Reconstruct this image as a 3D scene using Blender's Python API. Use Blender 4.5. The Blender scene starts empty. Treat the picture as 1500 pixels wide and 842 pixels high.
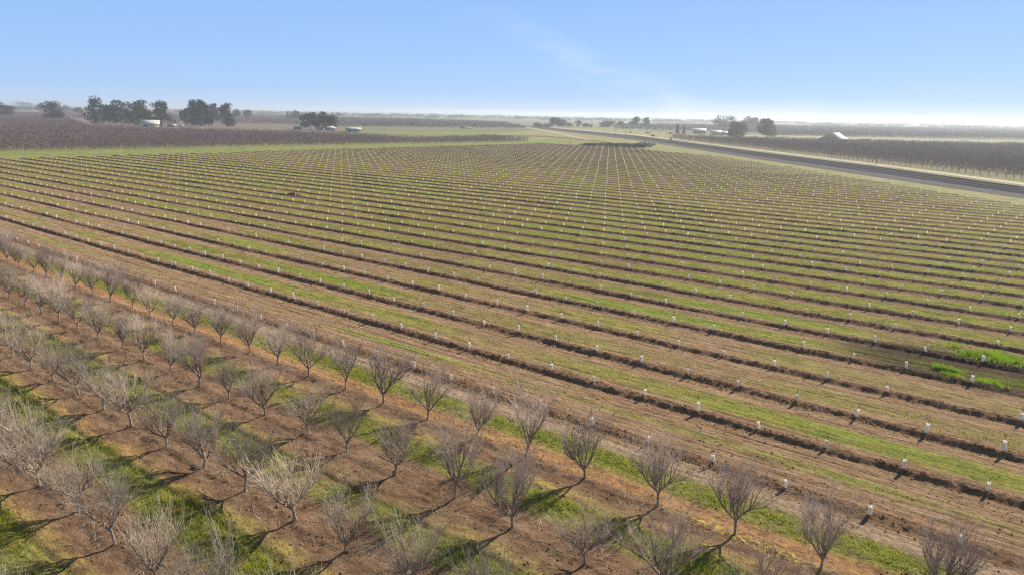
import bpy, math, random
import numpy as np
from mathutils import Matrix, Vector

random.seed(7)
RNG = np.random.default_rng(7)
scene = bpy.context.scene
COL = scene.collection
R_ = math.radians

# ----------------------------------------------------------------- camera
# world: X runs along the planted rows, Y across them, metres
F_PX, PITCH, ROLL, TH = 1127.2, 0.2218, 0.0195, -0.6918
CAM = np.array([4.615, -33.447, 20.131])
ROW, SPC = 6.7, 4.311
_d = np.array([math.cos(TH), math.sin(TH), 0.0]); _n = np.array([-math.sin(TH), math.cos(TH), 0.0])


def _toworld(a):
    return np.array([a @ _d, a @ _n, a[2]])


_r = np.array([1.0, 0, 0]); _u = np.array([0, math.sin(PITCH), math.cos(PITCH)]); _f = np.array([0, math.cos(PITCH), -math.sin(PITCH)])
_c, _s = math.cos(ROLL), math.sin(ROLL)
RIGHT, UP, FWD = _toworld(_r * _c + _u * _s), _toworld(_u * _c - _r * _s), _toworld(_f)


def project(P):
    Q = np.atleast_2d(P) - CAM
    d = Q @ FWD
    d = np.where(np.abs(d) < 1e-6, 1e-6, d)
    return np.stack([750 + F_PX * (Q @ RIGHT) / d, 421 - F_PX * (Q @ UP) / d, d], -1)


def in_view(P, m=120, mb=160):
    q = project(P)
    return (q[:, 2] > 1) & (q[:, 0] > -m) & (q[:, 0] < 1500 + m) & (q[:, 1] < 842 + mb)


def ground_at(px, py, z=0.0):
    D = FWD + RIGHT * (px - 750) / F_PX - UP * (py - 421) / F_PX
    t = (z - CAM[2]) / D[2]
    return (CAM + D * t)[:2]


cd = bpy.data.cameras.new('camera'); cam = bpy.data.objects.new('camera', cd); COL.objects.link(cam)
cd.sensor_width = 36; cd.lens = F_PX / 1500 * 36; cd.clip_start = 0.5; cd.clip_end = 40000
m = Matrix.Identity(4)
for i in range(3):
    m[i][0], m[i][1], m[i][2], m[i][3] = RIGHT[i], UP[i], -FWD[i], CAM[i]
cam.matrix_world = m
scene.camera = cam


# ----------------------------------------------------------------- helpers
def mesh_of(name, verts, faces, mat=None, smooth=False):
    """faces: int array (n,3) or (n,4), or a list of such arrays"""
    verts = np.asarray(verts, np.float32)
    if isinstance(faces, np.ndarray):
        faces = [faces]
    me = bpy.data.meshes.new(name)
    me.vertices.add(len(verts)); me.vertices.foreach_set('co', verts.ravel())
    tot = np.concatenate([np.full(len(f), f.shape[1], np.int32) for f in faces])
    idx = np.concatenate([f.ravel() for f in faces]).astype(np.int32)
    start = np.concatenate([[0], np.cumsum(tot)[:-1]]).astype(np.int32)
    me.loops.add(len(idx)); me.loops.foreach_set('vertex_index', idx)
    me.polygons.add(len(tot)); me.polygons.foreach_set('loop_start', start); me.polygons.foreach_set('loop_total', tot)
    if smooth:
        me.polygons.foreach_set('use_smooth', np.ones(len(tot), bool))
    me.update(calc_edges=True)
    if mat:
        me.materials.append(mat)
    return me


def link(name, me, parent=None, loc=None):
    o = bpy.data.objects.new(name, me); COL.objects.link(o)
    if parent:
        o.parent = parent
    if loc is not None:
        o.location = loc
    return o


def tag(o, label=None, cat=None, group=None, kind=None):
    if label: o['label'] = label
    if cat: o['category'] = cat
    if group: o['group'] = group
    if kind: o['kind'] = kind
    return o


def copy_tree(root):
    c = root.copy(); COL.objects.link(c)
    for ch in root.children:
        k = ch.copy(); COL.objects.link(k); k.parent = c
        for g in ch.children:
            q = g.copy(); COL.objects.link(q); q.parent = k
    return c


class MB:
    """collects shapes into one mesh"""
    def __init__(s): s.v = []; s.t = []; s.q = []; s.n = 0

    def add(s, v, f):
        v = np.asarray(v, float); f = np.asarray(f, int)
        (s.t if f.shape[1] == 3 else s.q).append(f + s.n); s.v.append(v); s.n += len(v)

    def box(s, c, size, rz=0.0, taper=1.0):
        x, y, z = np.array(size) / 2
        v = np.array([[a * x * (taper if k > 0 else 1), b * y * (taper if k > 0 else 1), k * z] for k in (-1, 1) for a, b in ((-1, -1), (1, -1), (1, 1), (-1, 1))])
        ca, sa = math.cos(rz), math.sin(rz)
        v = np.stack([v[:, 0] * ca - v[:, 1] * sa, v[:, 0] * sa + v[:, 1] * ca, v[:, 2]], -1) + np.array(c)
        s.add(v, [[0, 3, 2, 1], [4, 5, 6, 7], [0, 1, 5, 4], [1, 2, 6, 5], [2, 3, 7, 6], [3, 0, 4, 7]])

    def tube(s, pts, rad, n=6, cap=True):
        pts = np.asarray(pts, float); k = len(pts)
        rad = np.broadcast_to(np.asarray(rad, float), (k,))
        tg = np.gradient(pts, axis=0); tg /= np.linalg.norm(tg, axis=1, keepdims=True) + 1e-9
        ref = np.array([1.0, 0, 0]) if abs(tg[0][0]) < .8 else np.array([0, 1.0, 0])
        a = np.cross(tg, ref); a /= np.linalg.norm(a, axis=1, keepdims=True) + 1e-9
        b = np.cross(tg, a)
        an = np.arange(n) * 2 * math.pi / n
        v = pts[:, None] + rad[:, None, None] * (a[:, None] * np.cos(an)[None, :, None] + b[:, None] * np.sin(an)[None, :, None])
        i = np.arange(k - 1)[:, None] * n; j = np.arange(n)[None]
        jn = (j + 1) % n
        f = np.stack([i + j, i + jn, i + n + jn, i + n + j], -1).reshape(-1, 4)
        s.add(v.reshape(-1, 3), f)
        if cap and n >= 4:
            base = s.n - n
            c = pts[-1][None]
            s.v.append(c); s.t.append(np.array([[base + q, base + (q + 1) % n, s.n] for q in range(n)])); s.n += 1

    def mesh(s, name, mat, smooth=False):
        f = []
        if s.t: f.append(np.concatenate(s.t))
        if s.q: f.append(np.concatenate(s.q))
        return mesh_of(name, np.concatenate(s.v), f, mat, smooth)


def hash2(ix, iy, seed=0):
    h = (ix.astype(np.int64) * 374761393 + iy.astype(np.int64) * 668265263 + seed * 974634721) & 0xFFFFFFFF
    h = ((h ^ (h >> 13)) * 1274126177) & 0xFFFFFFFF
    return ((h ^ (h >> 16)) & 0xFFFFFF) / float(0xFFFFFF)


def vnoise(x, y, seed=0):
    ix, iy = np.floor(x), np.floor(y)
    fx, fy = x - ix, y - iy
    fx = fx * fx * (3 - 2 * fx); fy = fy * fy * (3 - 2 * fy)
    a, b = hash2(ix, iy, seed), hash2(ix + 1, iy, seed)
    c, d = hash2(ix, iy + 1, seed), hash2(ix + 1, iy + 1, seed)
    return (a + (b - a) * fx) * (1 - fy) + (c + (d - c) * fx) * fy


def fbm(x, y, seed=0, o=3):
    t = 0; amp = .5
    for i in range(o):
        t = t + amp * (vnoise(x, y, seed + i) - .5); x = x * 2.03 + 7.1; y = y * 2.03 + 3.7; amp *= .5
    return t


def sstep(a, b, x):
    t = np.clip((x - a) / (b - a), 0, 1)
    return t * t * (3 - 2 * t)


# ----------------------------------------------------------------- node helper
class Nd:
    def __init__(s, name):
        s.m = bpy.data.materials.new(name); s.m.use_nodes = True
        s.t = s.m.node_tree; s.t.nodes.clear()
        s.out = s.t.nodes.new('ShaderNodeOutputMaterial')
        g = s.t.nodes.new('ShaderNodeNewGeometry'); s.pos = g.outputs['Position']
        sp = s.t.nodes.new('ShaderNodeSeparateXYZ'); s.L(s.pos, sp.inputs[0])
        s.x, s.y, s.z = [E(s, o) for o in sp.outputs]

    def L(s, a, b): s.t.links.new(a, b)

    def put(s, sock, v):
        if isinstance(v, E): s.L(v.o, sock)
        elif isinstance(v, bpy.types.NodeSocket): s.L(v, sock)
        elif isinstance(v, (tuple, list)): sock.default_value = tuple(v) if len(v) == 4 or sock.type != 'RGBA' else (*v, 1)
        else: sock.default_value = v

    def math(s, op, a, b=None, c=None):
        n = s.t.nodes.new('ShaderNodeMath'); n.operation = op
        for i, v in enumerate((a, b, c)):
            if v is not None: s.put(n.inputs[i], v)
        return E(s, n.outputs[0])

    def ss(s, a, b, x):
        n = s.t.nodes.new('ShaderNodeMapRange'); n.interpolation_type = 'SMOOTHSTEP'
        s.put(n.inputs[0], x); s.put(n.inputs[1], a); s.put(n.inputs[2], b)
        return E(s, n.outputs[0])

    def vec(s, x, y, z=0.0):
        n = s.t.nodes.new('ShaderNodeCombineXYZ')
        for i, v in enumerate((x, y, z)): s.put(n.inputs[i], v)
        return n.outputs[0]

    def noise(s, v, scale=1.0, detail=3.0, rough=.55):
        n = s.t.nodes.new('ShaderNodeTexNoise'); s.put(n.inputs['Vector'], v)
        n.inputs['Scale'].default_value = scale; n.inputs['Detail'].default_value = detail; n.inputs['Roughness'].default_value = rough
        return E(s, n.outputs[0])

    def mix(s, f, a, b):
        n = s.t.nodes.new('ShaderNodeMix'); n.data_type = 'RGBA'
        s.put(n.inputs[0], f); s.put(n.inputs[6], a); s.put(n.inputs[7], b)
        return n.outputs[2]

    def scale(s, col, k):
        n = s.t.nodes.new('ShaderNodeVectorMath'); n.operation = 'SCALE'
        s.put(n.inputs[0], col); s.put(n.inputs['Scale'], k)
        return n.outputs[0]

    def objrand(s):
        n = s.t.nodes.new('ShaderNodeObjectInfo'); return E(s, n.outputs['Random'])

    def bump(s, h, strength=.5, dist=.05):
        n = s.t.nodes.new('ShaderNodeBump'); s.put(n.inputs['Height'], h)
        n.inputs['Strength'].default_value = strength; n.inputs['Distance'].default_value = dist
        return n.outputs[0]

    def finish(s, col, rough=.9, nrm=None, spec=.1, metal=0.0, trans=0.0):
        b = s.t.nodes.new('ShaderNodeBsdfPrincipled')
        s.put(b.inputs['Base Color'], col); s.put(b.inputs['Roughness'], rough)
        b.inputs['Specular IOR Level'].default_value = spec; b.inputs['Metallic'].default_value = metal
        if nrm is not None: s.L(nrm, b.inputs['Normal'])
        sh = b.outputs[0]
        if trans:
            t = s.t.nodes.new('ShaderNodeBsdfTranslucent'); s.put(t.inputs[0], col)
            mx = s.t.nodes.new('ShaderNodeMixShader'); mx.inputs[0].default_value = trans
            s.L(sh, mx.inputs[1]); s.L(t.outputs[0], mx.inputs[2]); sh = mx.outputs[0]
        s.L(sh, s.out.inputs[0])
        return s.m


class E:
    def __init__(s, nd, o): s.nd = nd; s.o = o
    def __add__(s, b): return s.nd.math('ADD', s, b)
    __radd__ = __add__
    def __sub__(s, b): return s.nd.math('SUBTRACT', s, b)
    def __rsub__(s, b): return s.nd.math('SUBTRACT', b, s)
    def __mul__(s, b): return s.nd.math('MULTIPLY', s, b)
    __rmul__ = __mul__
    def __truediv__(s, b): return s.nd.math('DIVIDE', s, b)
    def clamp(s): n = s.nd.math('ADD', s, 0.0); n.o.node.use_clamp = True; return n


# ----------------------------------------------------------------- materials
def mat_field():
    n = Nd('orchard_soil_and_grass'); x, y = n.x, n.y
    nlo = n.noise(n.vec(x * .05, y * .05), 1, 3)
    gap = n.math('FLOOR', y / ROW)
    nrow = n.noise(n.vec(x * .035, gap * 3.71), 1, 2)      # one patchiness per gap between rows
    streak = n.noise(n.vec(x * .09, y * 3.2), 1, 5, .65)
    streak2 = n.noise(n.vec(x * .30, y * 8.0), 1, 4, .6)
    lines = n.noise(n.vec(x * .035, y * 6.0), 1, 2, .5)
    fine = n.noise(n.vec(x * 3.2, y * 4.6), 1, 7, .78)
    mid = n.noise(n.vec(x * .5, y * .9), 1, 4, .6)
    wob = (n.noise(n.vec(x * .12, y * .3), 1, 3) - .5) * 1.4 + (fine - .5) * .8
    g = n.math('FLOORED_MODULO', y, ROW) + wob * .6
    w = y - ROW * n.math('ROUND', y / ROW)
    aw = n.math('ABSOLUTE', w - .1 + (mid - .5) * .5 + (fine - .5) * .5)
    far_ = n.ss(150.0, 265.0, y + (nlo - .5) * 90)
    # bare soil
    soil = n.mix(n.ss(.32, .68, streak * .6 + mid * .4), (.225, .136, .078), (.455, .298, .175))
    soil = n.mix(n.ss(.46, .70, fine) * .6, soil, (.14, .084, .052))
    soil = n.mix(n.ss(.52, .64, streak2) * .6, soil, (.60, .44, .30))
    soil = n.mix((n.ss(.56, .66, lines) * n.ss(.35, .6, streak2)) * .75, soil, (.115, .070, .045))
    soil = n.mix(far_ * .75, soil, n.mix(n.ss(.35, .65, mid), (.165, .145, .070), (.27, .23, .115)))
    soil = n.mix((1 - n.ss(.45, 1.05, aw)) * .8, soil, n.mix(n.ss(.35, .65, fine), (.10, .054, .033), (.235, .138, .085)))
    soil = n.scale(soil, 1.02 - n.ss(20.0, 70.0, y) * .30)
    # wet dark patch round the weed clumps
    wx, wy = (x + 5.0) / 12.0 + (mid - .5) * .5, (y - 38.0) / 6.0 + (fine - .5) * .5
    wet = 1 - n.ss(.35, 1.15, wx * wx + wy * wy)
    soil = n.mix(wet * .88 * n.ss(.3, .5, fine * .5 + mid * .5), soil, (.052, .034, .024))
    # green cover between the young rows
    g1 = n.ss(6.7, 6.9, y) * (1 - n.ss(13.2, 13.4, y)); g2 = n.ss(13.4, 13.6, y) * (1 - n.ss(19.9, 20.1, y))
    gn = n.ss(.42, .70, nrow + (nlo - .5) * .5 + .06 + n.ss(24.0, 80.0, y) * .24 + g2 * .10 - g1 * .02)
    lo, hi = g1 * 1.6 + g2 * .3 + 1.1, 3.9 - g1 * .4 + n.ss(35.0, 100.0, y) * .6
    band = n.ss(lo, lo + .8, g) * (1 - n.ss(hi, hi + .9, g))
    gm = band * gn * n.ss(.36, .54, fine * .6 + streak * .4)
    green = n.mix(n.ss(.35, .65, mid), (.16, .205, .022), (.33, .325, .055))
    green = n.mix(n.ss(.52, .68, nrow + g2 * .04) * .7, green, (.19, .315, .02))
    green = n.mix(far_ * .6, green, (.20, .20, .07))
    field = n.mix(gm * .88 * (1 - wet * .75), soil, green)
    edge = n.ss(138.0, 176.0, x + y + (nlo - .5) * 60 + (mid - .5) * 25)
    field = n.mix(edge * .7, field, n.mix(n.ss(.4, .6, mid), (.22, .22, .07), (.34, .27, .15)))
    # the old orchard floor
    floor = n.mix(n.ss(.3, .7, mid * .8 + streak * .2), (.185, .108, .066), (.41, .265, .165))
    floor = n.mix(n.ss(.44, .62, fine) * .7, floor, (.105, .058, .037))
    floor = n.mix(n.ss(.58, .70, n.noise(n.vec(x * 3.1, y * 3.7), 1, 5, .7)) * .5, floor, (.38, .28, .20))
    fringe = n.ss(4.2, 4.7, g) * (1 - n.ss(5.0, 5.7, g)) * n.ss(.40, .54, mid * .6 + nrow * .4)
    floor = n.mix(fringe * .75, floor, n.mix(n.ss(.35, .6, nlo), (.40, .33, .09), (.48, .29, .12)))
    oline = n.ss(.1, .7, y + wob * .4) * (1 - n.ss(1.8, 2.3, y + wob * .4))
    floor = n.mix(oline * n.ss(.38, .55, mid * .5 + fine * .5) * .85, floor, n.mix(n.ss(.3, .7, nlo), (.36, .18, .085), (.50, .30, .12)))
    yel = n.ss(-.6, -.1, y + wob * .3) * (1 - n.ss(.2, .7, y + wob * .3)) * n.ss(-13.5, -11.0, x) * (1 - n.ss(-6.0, -2.0, x))
    floor = n.mix(yel * n.ss(.47, .56, fine), floor, (.60, .42, .10))
    gb = n.ss(1.6, 2.2, g) * (1 - n.ss(4.2, 4.7, g)) * n.ss(.34, .50, nlo * .4 + mid * .6)
    floor = n.mix(gb * .88, floor, n.mix(n.ss(.3, .7, fine), (.16, .17, .035), (.31, .30, .075)))
    col = n.mix(n.ss(3.9, 4.5, y + wob * .35), floor, field)
    path = n.ss(3.9, 4.5, y + wob * .25) * (1 - n.ss(5.4, 6.0, y + wob * .25))
    col = n.mix(path * .8, col, n.mix(streak, (.33, .23, .15), (.52, .39, .27)))
    col = n.scale(col, .52 + n.ss(.28, .72, fine) * .98)
    h = n.noise(n.pos, 7.0, 6, .75)
    return n.finish(col, .95, n.bump(h * .7 + fine * .9 + (streak2 * .6 + lines * .6) * n.ss(3.9, 4.5, y), 1.0, .18), .05)


def mat_ground(name, a, b, sc=.05, c=None, str_=None):
    n = Nd(name)
    k = n.noise(n.pos, sc, 6, .6)
    col = n.mix(n.ss(.35, .65, k), a, b)
    if c:
        col = n.mix(n.ss(.45, .62, n.noise(n.pos, sc * 4.3, 5, .65)), col, c)
    col = n.scale(col, .8 + n.noise(n.pos, .7, 5, .7) * .4)
    return n.finish(col, .95, n.bump(n.noise(n.pos, 2.5, 4, .7), .6, .25), .05)


def mat_plain(name, a, b=None, sc=6.0, rough=.8, spec=.2, trans=0.0, vary=0.0, bump=0.0):
    n = Nd(name)
    tc = n.t.nodes.new('ShaderNodeTexCoord')
    k = n.noise(tc.outputs['Object'], sc, 4, .6)
    col = n.mix(n.ss(.3, .7, k), a, b or a)
    if vary:
        col = n.scale(col, (1 - vary) + n.objrand() * 2 * vary)
    return n.finish(col, rough, n.bump(k, bump, .05) if bump else None, spec, 0, trans)


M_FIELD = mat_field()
M_BARK = mat_plain('pale_grey_bark', (.44, .37, .31), (.17, .125, .10), 5, .9, .1, vary=.15, bump=.4)


def mat_twig(name, a, b):
    n = Nd(name)
    tc = n.t.nodes.new('ShaderNodeTexCoord'); sp = n.t.nodes.new('ShaderNodeSeparateXYZ'); n.L(tc.outputs['Object'], sp.inputs[0])
    k = n.noise(tc.outputs['Object'], 2.2, 3, .6)
    z = E(n, sp.outputs[2])
    col = n.mix(n.ss(.3, .7, k), a, b)
    return n.finish(n.scale(col, .8 + n.objrand() * .4), .8, None, .15)


M_TWIG = mat_twig('brown_twigs', (.60, .51, .435), (.34, .245, .21))
M_TWIGB = mat_twig('pale_grey_twigs', (.60, .525, .425), (.34, .255, .20))
M_FARTWIG = mat_twig('mauve_grey_far_twigs', (.26, .18, .19), (.175, .12, .13))


# ----------------------------------------------------------------- ground relief
def height(u, v):
    j = np.round(v / ROW); w = v - ROW * j
    wob = (vnoise(u * .35, j * 5.3, 3) - .5) * .16 + fbm(u * 1.1, v * .7 + j, 13, 2) * .35
    ww = w + wob
    H = np.where(v > 4.2, np.where(v < 10, .12, .25) + .12 * (vnoise(u * .12, j * 7.7, 5) - .5), .10)
    prof = np.where(ww < 0, sstep(-.58, -.05, ww), 1 - sstep(.05, 1.3, ww))
    z = H * prof
    clod = fbm(u * 3.3, v * 3.9, 11, 3)
    z = z + clod * (.12 + .26 * prof * np.where(v > 4.2, 1, .5))
    z = z + fbm(u * .10, v * 2.8, 21, 3) * np.where(v > 4.2, .20, .07) * (1 - prof)                 # tractor ruts along the rows
    z = z + fbm(u * 1.2, v * 1.5, 25, 3) * np.where(v > 4.2, .04, .16)
    z = z + (fbm(u * .02, v * .02, 31, 2)) * .25
    g = np.mod(v, ROW)
    rut = np.exp(-((g - 4.15 + .25 * (vnoise(u * .1, j, 9) - .5)) / .22) ** 2) * (v < -8) * .16
    z = z - rut
    bound = 177 - u                                                          # fade out by the railway verge
    return z + .10


EDGE_L, EDGE_FAR, EDGE_C = -326.0, 403.0, 178.0


def inside_field(u, v):
    lim = EDGE_FAR + 5 * (vnoise(u * .02, v * 0, 2) - .5)
    cc = EDGE_C + 6 * (vnoise((u - v) * .03, u * 0, 4) - .5) - np.clip(-u - 170, 0, 400) * .42
    left = EDGE_L - 4 * (vnoise(v * .05, v * 0, 8) - .5) - (v > 30) * (v - 60) * .02
    return (u + v < cc) & (v < lim) & (u > left) | (v < 4.5) & (u > EDGE_L - 20)


def seq(*segs):
    out = []
    for a, b, d in segs:
        out.append(np.arange(a, b - d * .01, d))
    out.append(np.array([segs[-1][1]]))
    return np.concatenate(out)


V, Fq, nb = [], [], 0
blocks = [
    (seq((-352, -150, .8), (-150, -75, .3), (-75, 8, .13), (8, 24, .3), (24, 90, .9)), seq((-60.3, -33.5, .5), (-33.5, 50.25, .125))),
    (seq((-352, -150, .8), (-150, -75, .4), (-75, 10, .22), (10, 90, .8)), seq((50.25, 130.65, .21))),
    (seq((-352, 50, .62)), seq((130.65, 412, .42))),
]
for us, vs in blocks:
    U, W_ = np.meshgrid(us, vs, indexing='ij')
    Z = height(U, W_)
    for e in (50.25, 130.65):                                                # same flat level on both sides of a block seam
        Z = .10 + (Z - .10) * sstep(0, .35, np.abs(W_ - e))
    ok = inside_field(U, W_)
    a, b = U.shape
    idx = np.arange(a * b).reshape(a, b)
    q = np.stack([idx[:-1, :-1], idx[1:, :-1], idx[1:, 1:], idx[:-1, 1:]], -1)
    keep = ok[:-1, :-1] & ok[1:, 1:]
    V.append(np.stack([U, W_, Z], -1).reshape(-1, 3)); Fq.append(q[keep] + nb); nb += a * b
V = np.concatenate(V); Fq = np.concatenate(Fq)
used = np.zeros(len(V), bool); used[Fq] = True
remap = np.cumsum(used) - 1
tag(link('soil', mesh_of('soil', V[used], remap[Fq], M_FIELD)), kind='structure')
del V, Fq, used, remap

# ----------------------------------------------------------------- base ground and sheets
S = 9000
gm_ = mat_ground('farmland', (.19, .17, .09), (.23, .19, .15), .006, (.14, .17, .07))
tag(link('ground', mesh_of('ground', [(-S, -S, -.12), (S, -S, -.12), (S, S, -.12), (-S, S, -.12)], np.array([[0, 1, 2, 3]]), gm_)), kind='structure')


def sheet(name, pts, z, mat):
    n = len(pts)
    me = bpy.data.meshes.new(name)
    me.from_pydata([(p[0], p[1], z) for p in pts], [], [list(range(n))]); me.update(); me.materials.append(mat)
    if me.polygons[0].normal.z < 0: me.flip_normals()
    return tag(link(name, me), kind='structure')


M_VERGE = mat_ground('dry_verge_grass', (.27, .25, .11), (.34, .27, .16), .05, (.18, .22, .06))
M_GREEN = mat_ground('green_verge_grass', (.20, .23, .07), (.27, .26, .10), .06, (.15, .20, .05))
M_OFLOOR = mat_ground('orchard_floor', (.20, .18, .10), (.27, .22, .15), .05, (.18, .19, .07))
M_DIRT = mat_ground('pale_dirt_track', (.56, .50, .40), (.46, .40, .31), .2)
M_BALLAST = mat_ground('railway_ballast', (.088, .076, .088), (.12, .103, .113), .3, (.075, .065, .076))
M_PALE = mat_ground('pale_fallow', (.30, .27, .18), (.36, .32, .22), .03)
M_BANK = mat_ground('dark_ditch_bank', (.09, .07, .055), (.14, .10, .08), .1)
M_SANDY = mat_ground('brown_dirt_bank', (.50, .37, .28), (.40, .29, .22), .1)

# railway strip edges read off the plan (near edge, far edge)
near = np.array([ground_at(*p) for p in ((1760, 329), (1500, 291), (1300, 262), (1120, 235), (930, 205.7), (800, 190.4), (740, 184.5), (690, 180.5))])
far = np.array([ground_at(*p) for p in ((1760, 313), (1500, 277), (1300, 248.5), (1120, 225.7), (930, 199.8), (800, 187.6), (740, 182.4), (690, 178.8))])


def lerp_line(t): return near + (far - near) * t


def strip(name, t0, t1, z0, z1, mat, kind=True):
    a, b = lerp_line(t0), lerp_line(t1)
    v = [(p[0], p[1], z0) for p in a] + [(p[0], p[1], z1) for p in b]; n = len(a)
    me = mesh_of(name, v, np.array([[i, i + 1, n + i + 1, n + i] for i in range(n - 1)]), mat)
    if me.polygons[0].normal.z < 0: me.flip_normals()
    o = link(name, me)
    return tag(o, kind='structure') if kind else o


sheet('verge', [ground_at(1760, 420), ground_at(1760, 300), *[tuple(p) for p in lerp_line(.05)[1:6]], (-520, 560), (-330, 400), (-260, 405), (-100, 260)], -.06, M_VERGE)
strip('railway_bed', 0, 1, .02, .02, M_BALLAST)


def embank(t0, t1, h):
    """raised ballast bed with two rails"""
    bed = MB(); rl = MB()
    prof = [(t0, .03), (t0 + .045, h), (t1 - .045, h), (t1, .03)]
    lines = [np.column_stack([lerp_line(t), np.full(len(near), z)]) for t, z in prof]
    n = len(near)
    for a, b in zip(lines[:-1], lines[1:]):
        bed.add(np.concatenate([a, b]), [[i, i + 1, n + i + 1, n + i] for i in range(n - 1)])
    tm = (t0 + t1) / 2
    mid = lerp_line(tm); d = lerp_line(tm + .01) - mid; d /= np.linalg.norm(d, axis=1, keepdims=True)
    for s in (-.72, .72):
        rl.tube(np.column_stack([mid + d * s, np.full(n, h + .2)]), .075, 4)
    sl = MB()
    for i in range(1, 4):
        a, b = mid[i], mid[i + 1]; L = np.linalg.norm(b - a); ang = math.atan2(*(b - a)[::-1])
        for k in range(int(L / .62)):
            p = a + (b - a) * (k * .62 / L)
            sl.box((p[0], p[1], h + .06), (.24, 2.6, .16), ang)
    return bed, rl, sl


M_RAIL = mat_plain('rusty_steel_rail', (.16, .11, .09), (.22, .17, .15), 3, .5, .4)
M_SLEEPER = mat_plain('dark_sleepers', (.07, .06, .06), (.11, .09, .085), 3, .9)
for lab, t0, t1 in (('dark railway track on raised ballast, nearer of the two beside the young field', .40, .66),
                    ('dark railway track on raised ballast, farther of the two, beside the pale dirt road', .76, 1.0)):
    bed, rl, sl = embank(t0, t1, .7)
    root = bpy.data.objects.new('railway_track', None); COL.objects.link(root)
    tag(root, lab, 'railway track', 'railway tracks')
    link('ballast_bed', bed.mesh('ballast_bed', M_BALLAST), root)
    link('rail', rl.mesh('rail', M_RAIL), root)
    link('sleepers', sl.mesh('sleepers', M_SLEEPER), root)

# beyond the railway: verge, pale dirt road, orchard floor
OF = np.array([ground_at(*p) for p in ((1760, 299), (1485, 262), (1290, 239.5), (1120, 219.5), (985, 204.6))])       # front line of the far right orchard
DR0 = np.array([ground_at(*p) for p in ((1760, 305), (1500, 271.5), (1300, 244.5), (1120, 222.2), (930, 198.2), (800, 186.8))])
DR1 = np.array([ground_at(*p) for p in ((1760, 302.4), (1500, 268.7), (1300, 242.1), (1120, 220.2), (930, 197.2), (800, 186.2))])
sheet('verge', [*[tuple(p) for p in lerp_line(.97)[:6]], ground_at(800, 185.5), ground_at(1000, 196), ground_at(1200, 205), ground_at(1600, 210), ground_at(1760, 240)], -.05, M_VERGE)
v_ = [(p[0], p[1], .03) for p in DR0] + [(p[0], p[1], .03) for p in DR1]; n_ = len(DR0)
dm = mesh_of('road', v_, np.array([[i, i + 1, n_ + i + 1, n_ + i] for i in range(n_ - 1)]), M_DIRT)
if dm.polygons[0].normal.z < 0: dm.flip_normals()
tag(link('road', dm), kind='structure')
RB = [(-225, 640), (-180, 690), (-80, 745), (140, 830)]                        # back of the right orchard
sheet('ground', [*[tuple(p) for p in OF[::-1]][0:0], *[tuple(p) for p in OF], *RB], -.02, M_OFLOOR)
# left: green headland and orchard floor
LF = np.array([(-392, -160.0), (-383, 60), (-377, 212), (-360, 423)])
sheet('verge', [(-318, -160), (-318, 60), (-326, 412), (-300, 420), (-330, 470), (-410, 520), *[tuple(p) for p in LF[::-1]]], -.04, M_GREEN)
_tp = lambda px, py: tuple(CAM[:2] + (ground_at(px, py) - CAM[:2]) * .78)      # back edge: the crowns' top line hides what stands behind
LB = [(-410, 440), _tp(600, 197.8), _tp(490, 191.6), _tp(400, 189.0), _tp(300, 186.0), _tp(200, 184.0), _tp(128, 181), _tp(104, 172), _tp(90, 165), _tp(-60, 161), (-1500, -160)]
sheet('ground', [*[tuple(p) for p in LF], *LB], -.03, M_OFLOOR)
sheet('ground', [ground_at(60, 180), ground_at(300, 190), ground_at(500, 194), ground_at(500, 187), ground_at(300, 178), ground_at(60, 165)], -.09, mat_ground('farmyard_earth', (.19, .135, .13), (.23, .17, .155), .04, (.18, .15, .12)))
# far green fields left of the railway
sheet('field', [ground_at(505, 192.6), ground_at(770, 194.5), ground_at(800, 199), ground_at(835, 209.5), ground_at(760, 209), ground_at(640, 200)], -.07, M_GREEN)
sheet('field', [ground_at(830, 184.8), ground_at(905, 185.5), ground_at(960, 194.0), ground_at(1065, 198), ground_at(985, 204.2), ground_at(930, 197)], -.07, M_GREEN)
sheet('field', [ground_at(1065, 199.2), ground_at(1500, 212.0), ground_at(1700, 218), ground_at(1700, 214.5), ground_at(1500, 207), ground_at(1100, 197.5)], -.07, M_PALE)
for pl, wd, mt_, zt in (
        (((868, 207.3), (850, 203.4), (820, 197.4), (795, 191.8), (770, 187.5)), 1.7, M_SANDY, .05),
        (((893, 209.8), (868, 207.2), (840, 204.4), (800, 200.6), (700, 199.2)), 1.1, M_BANK, .06)):
    trk = MB()
    a = np.array([ground_at(px, py) for px, py in pl]); b = np.array([ground_at(px, py - wd) for px, py in pl]); k = len(a)
    trk.add(np.column_stack([np.concatenate([a, b]), np.full(2 * k, zt)]), [[i, i + 1, k + i + 1, k + i] for i in range(k - 1)])
    tm_ = trk.mesh('path', mt_)
    if tm_.polygons[0].normal.z < 0: tm_.flip_normals()
    tag(link('path', tm_), kind='structure')

# ----------------------------------------------------------------- near orchard trees
ONES = 'zeroth first second third fourth fifth sixth seventh eighth ninth tenth eleventh twelfth thirteenth fourteenth fifteenth sixteenth seventeenth eighteenth nineteenth'.split()
TENS = {20: 'twenty', 30: 'thirty', 40: 'forty', 50: 'fifty', 60: 'sixty', 70: 'seventy', 80: 'eighty', 90: 'ninety', 100: 'hundred'}


def ordinal(k):
    if k < 20: return ONES[k]
    if k >= 100: return 'hundredth' if k == 100 else 'hundred-and-' + ordinal(k - 100)
    t, o = k // 10 * 10, k % 10
    return TENS[t][:-1] + 'ieth' if o == 0 else TENS[t] + '-' + ONES[o]


def norm(v): return v / (np.linalg.norm(v) + 1e-9)


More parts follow.
